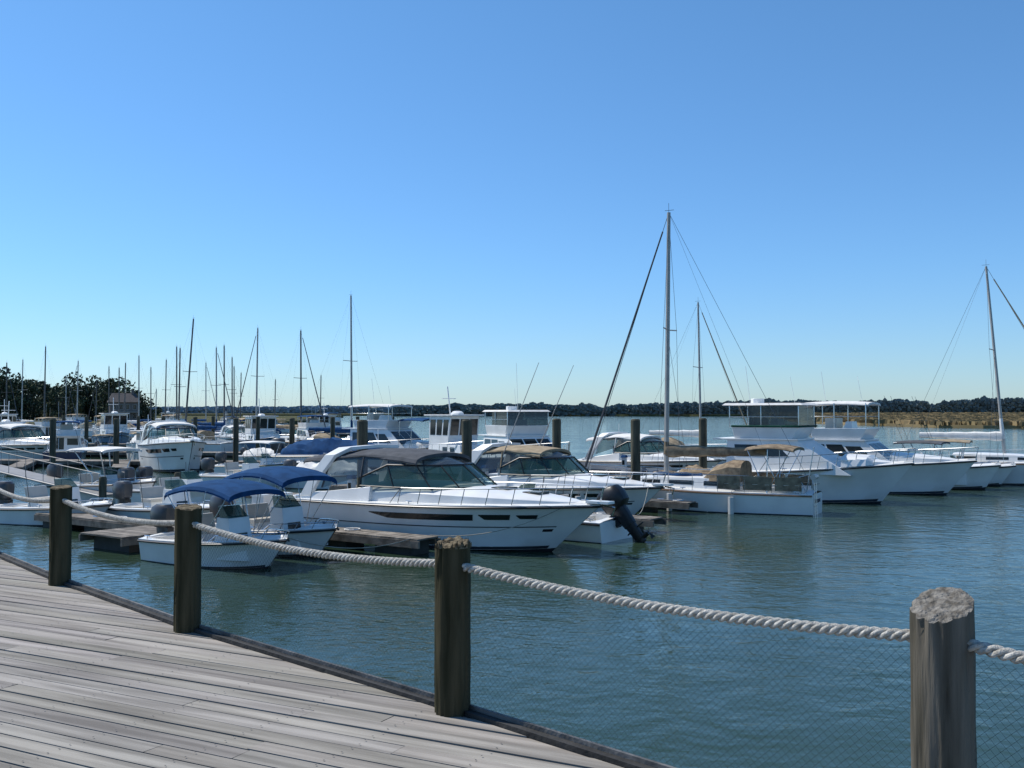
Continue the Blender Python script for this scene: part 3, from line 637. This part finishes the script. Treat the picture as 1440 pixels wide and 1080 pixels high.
# posts
POST=mat('post_wood',(.085,.072,.043),.95,.3,6,1.0,14,stretch=(1.6,1.6,.16),spec=.1,col2=(.022,.023,.012))
POSTL=mat('post_wood_grey',(.18,.16,.13),.95,.3,6,1.0,14,stretch=(1.6,1.6,.14),spec=.1,col2=(.06,.055,.042))
ENDG=mat('post_end_grain',(.20,.165,.11),.95,.3,30,1.0,50,spec=.1,col2=(.06,.047,.03))
ENDL=mat('post_end_grain_grey',(.24,.225,.20),.95,.3,30,1.0,50,spec=.1,col2=(.10,.09,.075))
posts=[(-5.95,11.35),(-4.22,9.34),(-2.385,7.36),(-.318,5.36),(1.545,3.60),(3.45,1.4)]
for i,(x,y) in enumerate(posts):
    m=MB(); n=48; r=.110 if i==4 else .097; h=.90 if i!=4 else .91; rg=[]; P_=POSTL if i==4 else POST; E_=ENDL if i==4 else ENDG
    zs=[-2.4,-.4]+[lerp(-.1,h,j/20) for j in range(21)]
    seed=i*9.3
    tx,ty=((.13,.16) if i==4 else (.05*math.sin(seed),.06))
    for zi,z in enumerate(zs):
        ring=[]
        for k in range(n):
            a=2*math.pi*k/n
            crack=abs(noise.noise(Vector((math.cos(a)*4+seed,math.sin(a)*4,z*.6))))
            rr=r*(1-.02*z)-.012*(1-min(1,crack*7))+.004*noise.noise(Vector((math.cos(a)*8,math.sin(a)*8+seed,z*5)))
            px_,py_=rr*math.cos(a),rr*math.sin(a)
            zz=z
            if z>h-.12: zz=z+(px_*tx*2.2+py_*ty*2+(.012*noise.noise(Vector((math.cos(a)*5,math.sin(a)*5,seed)))))*(z-(h-.12))/.12
            ring.append(Vector((px_,py_,zz)))
        rg.append(ring)
    m.loft(rg,P_,True,False)
    caps=[]
    for q in (.9,.72,.54,.36,.18,.02):
        ring=[]
        for k,p in enumerate(rg[-1]):
            amp=.03 if i in(3,4) else .014
            zz=h+(p.x*q*tx*2.2+p.y*q*ty*2)+.006+amp*noise.noise(Vector((p.x*q*22+seed,p.y*q*22,i)))*(1 if i==3 else .35)
            ring.append(Vector((p.x*q,p.y*q,zz)))
        caps.append(ring)
    m.loft([rg[-1]]+caps,E_,True,False); m.poly(caps[-1],E_)
    if i==3:
        for j in range(40):
            a=random.uniform(0,6.28); c=Vector((r*.93*math.cos(a),r*.93*math.sin(a),h-.02)); d=.012
            e=c+Vector((random.uniform(-.012,.012),random.uniform(-.012,.012),random.uniform(.02,.05)))
            m.add([c+Vector((d,0,0)),c+Vector((-d*.5,d,0)),c+Vector((-d*.5,-d,0)),e],[(0,1,3),(1,2,3),(2,0,3)],ENDG)
    obj('wooden_post',m.mesh('wooden_post',60),None,(x,y,1.9))

# rope
ROPE=mat('rope_fibre',(.60,.58,.53),.9,.2,40,.6,200,spec=.1,col2=(.34,.32,.28))
def rope(p0,p1,sag):
    m=MB(); p0=Vector(p0); p1=Vector(p1); L=(p1-p0).length; n=int(L/.012)
    d=(p1-p0).normalized(); a=d.cross(Vector((0,0,1))).normalized(); b=a.cross(d)
    for s_ in range(3):
        rings=[]
        for i in range(n+1):
            t=i/n; c=p0.lerp(p1,t)-Vector((0,0,sag*4*t*(1-t))); ph=2*math.pi*(t*L/.12+s_/3)
            cc=c+(a*math.cos(ph)+b*math.sin(ph))*.0122
            rings.append([cc+(a*math.cos(q)+b*math.sin(q))*.0130 for q in [j*math.pi/3 for j in range(6)]])
        m.loft(rings,ROPE,True,True)
    obj('rope',m.mesh('rope',80))
sags=[.08,.075,.07,.055,.06]
for i in range(5):
    (x0,y0),(x1,y1)=posts[i],posts[i+1]; rope((x0,y0,2.69),(x1,y1,2.69),sags[i])
rope((-7.9,13.5,2.69),(-5.95,11.35,2.69),.05)
# safety netting
NET=mat('net_cord',(.03,.04,.04),.8)
for i in range(2,5):
    (x0,y0),(x1,y1)=posts[i],posts[i+1]; a=Vector((x0,y0,0)); b=Vector((x1,y1,0)); L=(b-a).length; d=(b-a)/L; H=.70
    nn=Vector((-d.y,d.x,0)); nn=nn if nn.x+nn.y>0 else -nn
    m=MB(); k=-H
    def pt(u,z): 
        t=max(0,min(1,u/L)); return a+d*u+nn*.02+Vector((0,0,1.95+z-(sags[i]*4*t*(1-t))*z/H))
    while k<L:
        for sgn in (1,-1):
            u0,z0,u1,z1=(k,0,k+H,H) if sgn==1 else (k+H,0,k,H)
            def cl(u,z,u_,z_):
                if u<0: z=z+(0-u)*(z_-z)/(u_-u); u=0
                if u>L: z=z+(L-u)*(z_-z)/(u_-u); u=L
                return u,z
            A=cl(u0,z0,u1,z1); B_=cl(u1,z1,u0,z0)
            if abs(A[0]-B_[0])>.03: m.tube([pt(*A),pt((A[0]+B_[0])/2,(A[1]+B_[1])/2),pt(*B_)],.00055,NET,3)
        k+=.036
    obj('safety_net',m.mesh('safety_net'))

# ---------------------------------------------------------------- water
wm=bpy.data.materials.new('harbour_water'); wm.use_nodes=True; n=wm.node_tree.nodes; l=wm.node_tree.links; b=n['Principled BSDF']
tc=n.new('ShaderNodeTexCoord')
def nz(scale,sx,sy,det,dist=0,rot=0):
    mp=n.new('ShaderNodeMapping'); mp.inputs['Scale'].default_value=(sx,sy,1); mp.inputs['Rotation'].default_value=(0,0,rot); l.new(tc.outputs['Object'],mp.inputs[0])
    t=n.new('ShaderNodeTexNoise'); t.inputs['Scale'].default_value=scale; t.inputs['Detail'].default_value=det; t.inputs['Distortion'].default_value=dist; l.new(mp.outputs[0],t.inputs['Vector']); return t
n1=nz(4.6,1,1.15,4,.6,.5); n2=nz(1.1,1,1.25,2,.5,.2); n3=nz(.05,1,1,3); n4=nz(.10,1,1.8,3,.5,.9)
mr=n.new('ShaderNodeMapRange'); mr.inputs[1].default_value=.38; mr.inputs[2].default_value=.65; mr.inputs[3].default_value=.13; mr.inputs[4].default_value=.36; l.new(n4.outputs[0],mr.inputs[0])
b1=n.new('ShaderNodeBump'); b1.inputs['Distance'].default_value=.07; l.new(mr.outputs[0],b1.inputs['Strength']); l.new(n1.outputs[0],b1.inputs['Height'])
b2=n.new('ShaderNodeBump'); b2.inputs['Strength'].default_value=.19; b2.inputs['Distance'].default_value=.20; l.new(n2.outputs[0],b2.inputs['Height']); l.new(b1.outputs[0],b2.inputs['Normal'])
l.new(b2.outputs[0],b.inputs['Normal'])
rp=n.new('ShaderNodeValToRGB'); rp.color_ramp.elements[0].color=(.020,.040,.024,1); rp.color_ramp.elements[1].color=(.030,.054,.032,1); l.new(n3.outputs[0],rp.inputs[0]); l.new(rp.outputs[0],b.inputs['Base Color'])
b.inputs['Roughness'].default_value=.03; b.inputs['IOR'].default_value=1.33
b.inputs['Specular Tint'].default_value=(.80,.92,.82,1)
m=MB()
m.poly([(-20000,-20000,0),(20000,-20000,0),(20000,20000,0),(-20000,20000,0)],wm)
obj('water',m.mesh('water',0))

# ---------------------------------------------------------------- land
GR=mat('marsh_grass',(.30,.225,.125),.95,.2,.05,spec=.05,col2=(.20,.16,.085),detail=8,attr=True)
GR2=mat('shore_ground',(.10,.10,.045),.95,.3,.05,spec=.05)
def land(poly,z,m_,jit=2):
    pts=[]
    for (x0,y0),(x1,y1) in zip(poly,poly[1:]+poly[:1]):
        for i in range(12): t=i/12; pts.append((lerp(x0,x1,t)+random.uniform(-jit,jit),lerp(y0,y1,t)+random.uniform(-jit,jit)))
    m=MB(); up=[Vector((x,y,z)) for x,y in pts]; dn=[Vector((x,y,-1)) for x,y in pts]
    m.poly(up,m_); m.loft([up+[up[0]],dn+[dn[0]]],m_)
    return m
mpoly=[(235,980),(165,600),(118,420),(98,310),(100,235),(150,185),(420,180),(1200,980)]
m=land(mpoly,.6,GR,2)
def inside(x,y,poly):
    c=False
    for (x0,y0),(x1,y1) in zip(poly,poly[1:]+poly[:1]):
        if (y0>y)!=(y1>y) and x<(x1-x0)*(y-y0)/(y1-y0)+x0: c=not c
    return c
for _ in range(42000):
    y=180+(random.random()**1.5)*690; x=random.uniform(.22,.66)*y
    if inside(x,y,mpoly):
        h=random.uniform(.6,.85)*(1+y/900)+max(0,(y-300))/500*1.6*random.uniform(.6,1); wd=random.uniform(.3,.9)*(1+y/250); a=random.uniform(0,3.14)
        m.tone=random.uniform(.85,1.15)
        dx,dy=math.cos(a)*wd,math.sin(a)*wd
        m.poly([(x-dx,y-dy,.5),(x+dx,y+dy,.5),(x+dx*.7,y+dy*.7,.6+h),(x-dx*.7,y-dy*.7,.6+h*.93)],GR)
obj('salt_marsh',m.mesh('salt_marsh',0,tone=True))
m=land([(-60,262),(-64,235),(-90,215),(-250,190),(-500,200),(-600,700),(-120,700)],1.2,GR2,3); obj('shore_ground',m.mesh('shore_ground',0))
m=land([(-900,1300),(-800,1020),(0,1100),(230,975),(1500,850),(1800,2200),(-900,2200)],1.5,GR2,8); obj('far_ground',m.mesh('far_ground',0))

FOL=mat('foliage_oak',(.075,.095,.052),.9,.3,.25,spec=.1,col2=(.038,.05,.032),attr=True)  # leaf green, lightened a little to paint in distance haze
FOLF=mat('foliage_hazed',(.165,.195,.185),.95,.2,.03,spec=.02,col2=(.125,.155,.155),attr=True)  # aerial haze painted into the pale blue-green base colours of both far bands
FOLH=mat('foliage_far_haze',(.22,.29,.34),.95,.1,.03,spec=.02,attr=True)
BARK=mat('bark',(.06,.05,.04),.9)
def leafclump(m,c,r,nn,size,mt):
    for _ in range(nn):
        v=Vector((random.gauss(0,1),random.gauss(0,1),random.gauss(0,1))).normalized()
        p=c+Vector((v.x*r[0],v.y*r[1],v.z*r[2]))*random.uniform(.6,1.05)
        m.tone=random.uniform(.6,1.3)
        q=Vector((random.gauss(0,1),random.gauss(0,1),random.gauss(0,1))).normalized(); a=q.orthogonal().normalized()*size*random.uniform(.6,1.2); b_=q.cross(a).normalized()*size*random.uniform(.5,1.1)
        m.poly([p-a,p-b_*.8,p+a,p+b_],mt)
m=MB()
for i in range(50):
    t=i/49; Y=random.uniform(245,300); bx=lerp(-.57,-.372,t)
    X=bx*Y; H=(13+2.5*noise.noise(Vector((i*.37,0,3)))+random.uniform(-1.5,1.5))*(1.0 if t<.8 else lerp(1,.5,(t-.8)/.2))
    if t>.55 and t<.62: H*=.8
    m.tone=1; m.tube([(X,Y,0),(X+random.uniform(-.4,.4),Y,H*.45),(X+random.uniform(-1,1),Y,H*.75)],.35,BARK,6,.12)
    for _ in range(4):
        m.tube([(X,Y,H*.35),(X+random.uniform(-3,3),Y+random.uniform(-2,2),H*random.uniform(.55,.8))],.15,BARK,4,.05)
    for _ in range(15):
        rr_=random.uniform(1.0,2.0); c=Vector((X+random.gauss(0,2.0),Y+random.gauss(0,1.8),H*random.uniform(.2,.92)))
        leafclump(m,c,(rr_*1.25,rr_*1.2,rr_*.8),55,.42,FOL)
obj('tree_line',m.mesh('tree_line',0,tone=True))
m=MB()
def band(b0,b1,Y0,hf,mt,num,sz):
    for _ in range(num):
        bx=random.uniform(b0,b1); Y=Y0(bx)+random.uniform(0,60); X=bx*Y
        H=hf(bx)*(.75+.24*noise.noise(Vector((bx*14,2,3.3)))+.2*noise.noise(Vector((bx*60,5,1)))+.14*noise.noise(Vector((bx*220,5,1))))
        z=1.0+H*random.random()**.8
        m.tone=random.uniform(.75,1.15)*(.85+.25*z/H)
        s_=sz*random.uniform(.6,1.2); a=random.uniform(-.6,.6)
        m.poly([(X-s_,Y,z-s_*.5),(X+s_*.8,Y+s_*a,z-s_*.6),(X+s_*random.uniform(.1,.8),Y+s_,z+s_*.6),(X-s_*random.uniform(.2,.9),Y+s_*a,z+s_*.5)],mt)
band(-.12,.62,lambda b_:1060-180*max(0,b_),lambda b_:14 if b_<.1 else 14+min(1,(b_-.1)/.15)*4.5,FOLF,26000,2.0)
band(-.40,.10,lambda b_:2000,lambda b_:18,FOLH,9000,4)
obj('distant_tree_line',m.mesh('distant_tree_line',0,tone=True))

# house on the point
hm=MB(); SID=mat('house_siding',(.20,.16,.14),.8,.1,3,stretch=(1,1,12)); ROOF=mat('roof_shingle',(.09,.08,.08),.9,.2,3)
TRIM=mat('house_trim',(.4,.38,.35),.7)
hm.box(-4,4,-3,3,0,6,SID)
hm.hexa([(-4.5,-3.6,5.9),(4.5,-3.6,5.9),(4.5,3.6,5.9),(-4.5,3.6,5.9)],[(-3.3,-.1,8.6),(3.3,-.1,8.6),(3.3,.1,8.6),(-3.3,.1,8.6)],ROOF)
hm.box(2,2.8,-.4,.4,7,9.6,SID)
for z in (1.2,3.8):
    for x in (-2.8,-.9,.9,2.8): hm.box(x-.45,x+.45,-3.06,-2.95,z,z+1.4,GLASS); hm.box(x-.55,x+.55,-3.03,-2.97,z-.1,z+1.5,TRIM)
hm.box(-4,4,-4.6,-3.01,2.9,3.1,TRIM)
for x in (-3.9,-1.3,1.3,3.9): hm.box(x-.08,x+.08,-4.5,-4.34,0,2.9,TRIM)
ho=obj('house',hm.mesh('house',0),None,(-92,236,1.2),R(25)); ho.scale=(.8,.8,.8)
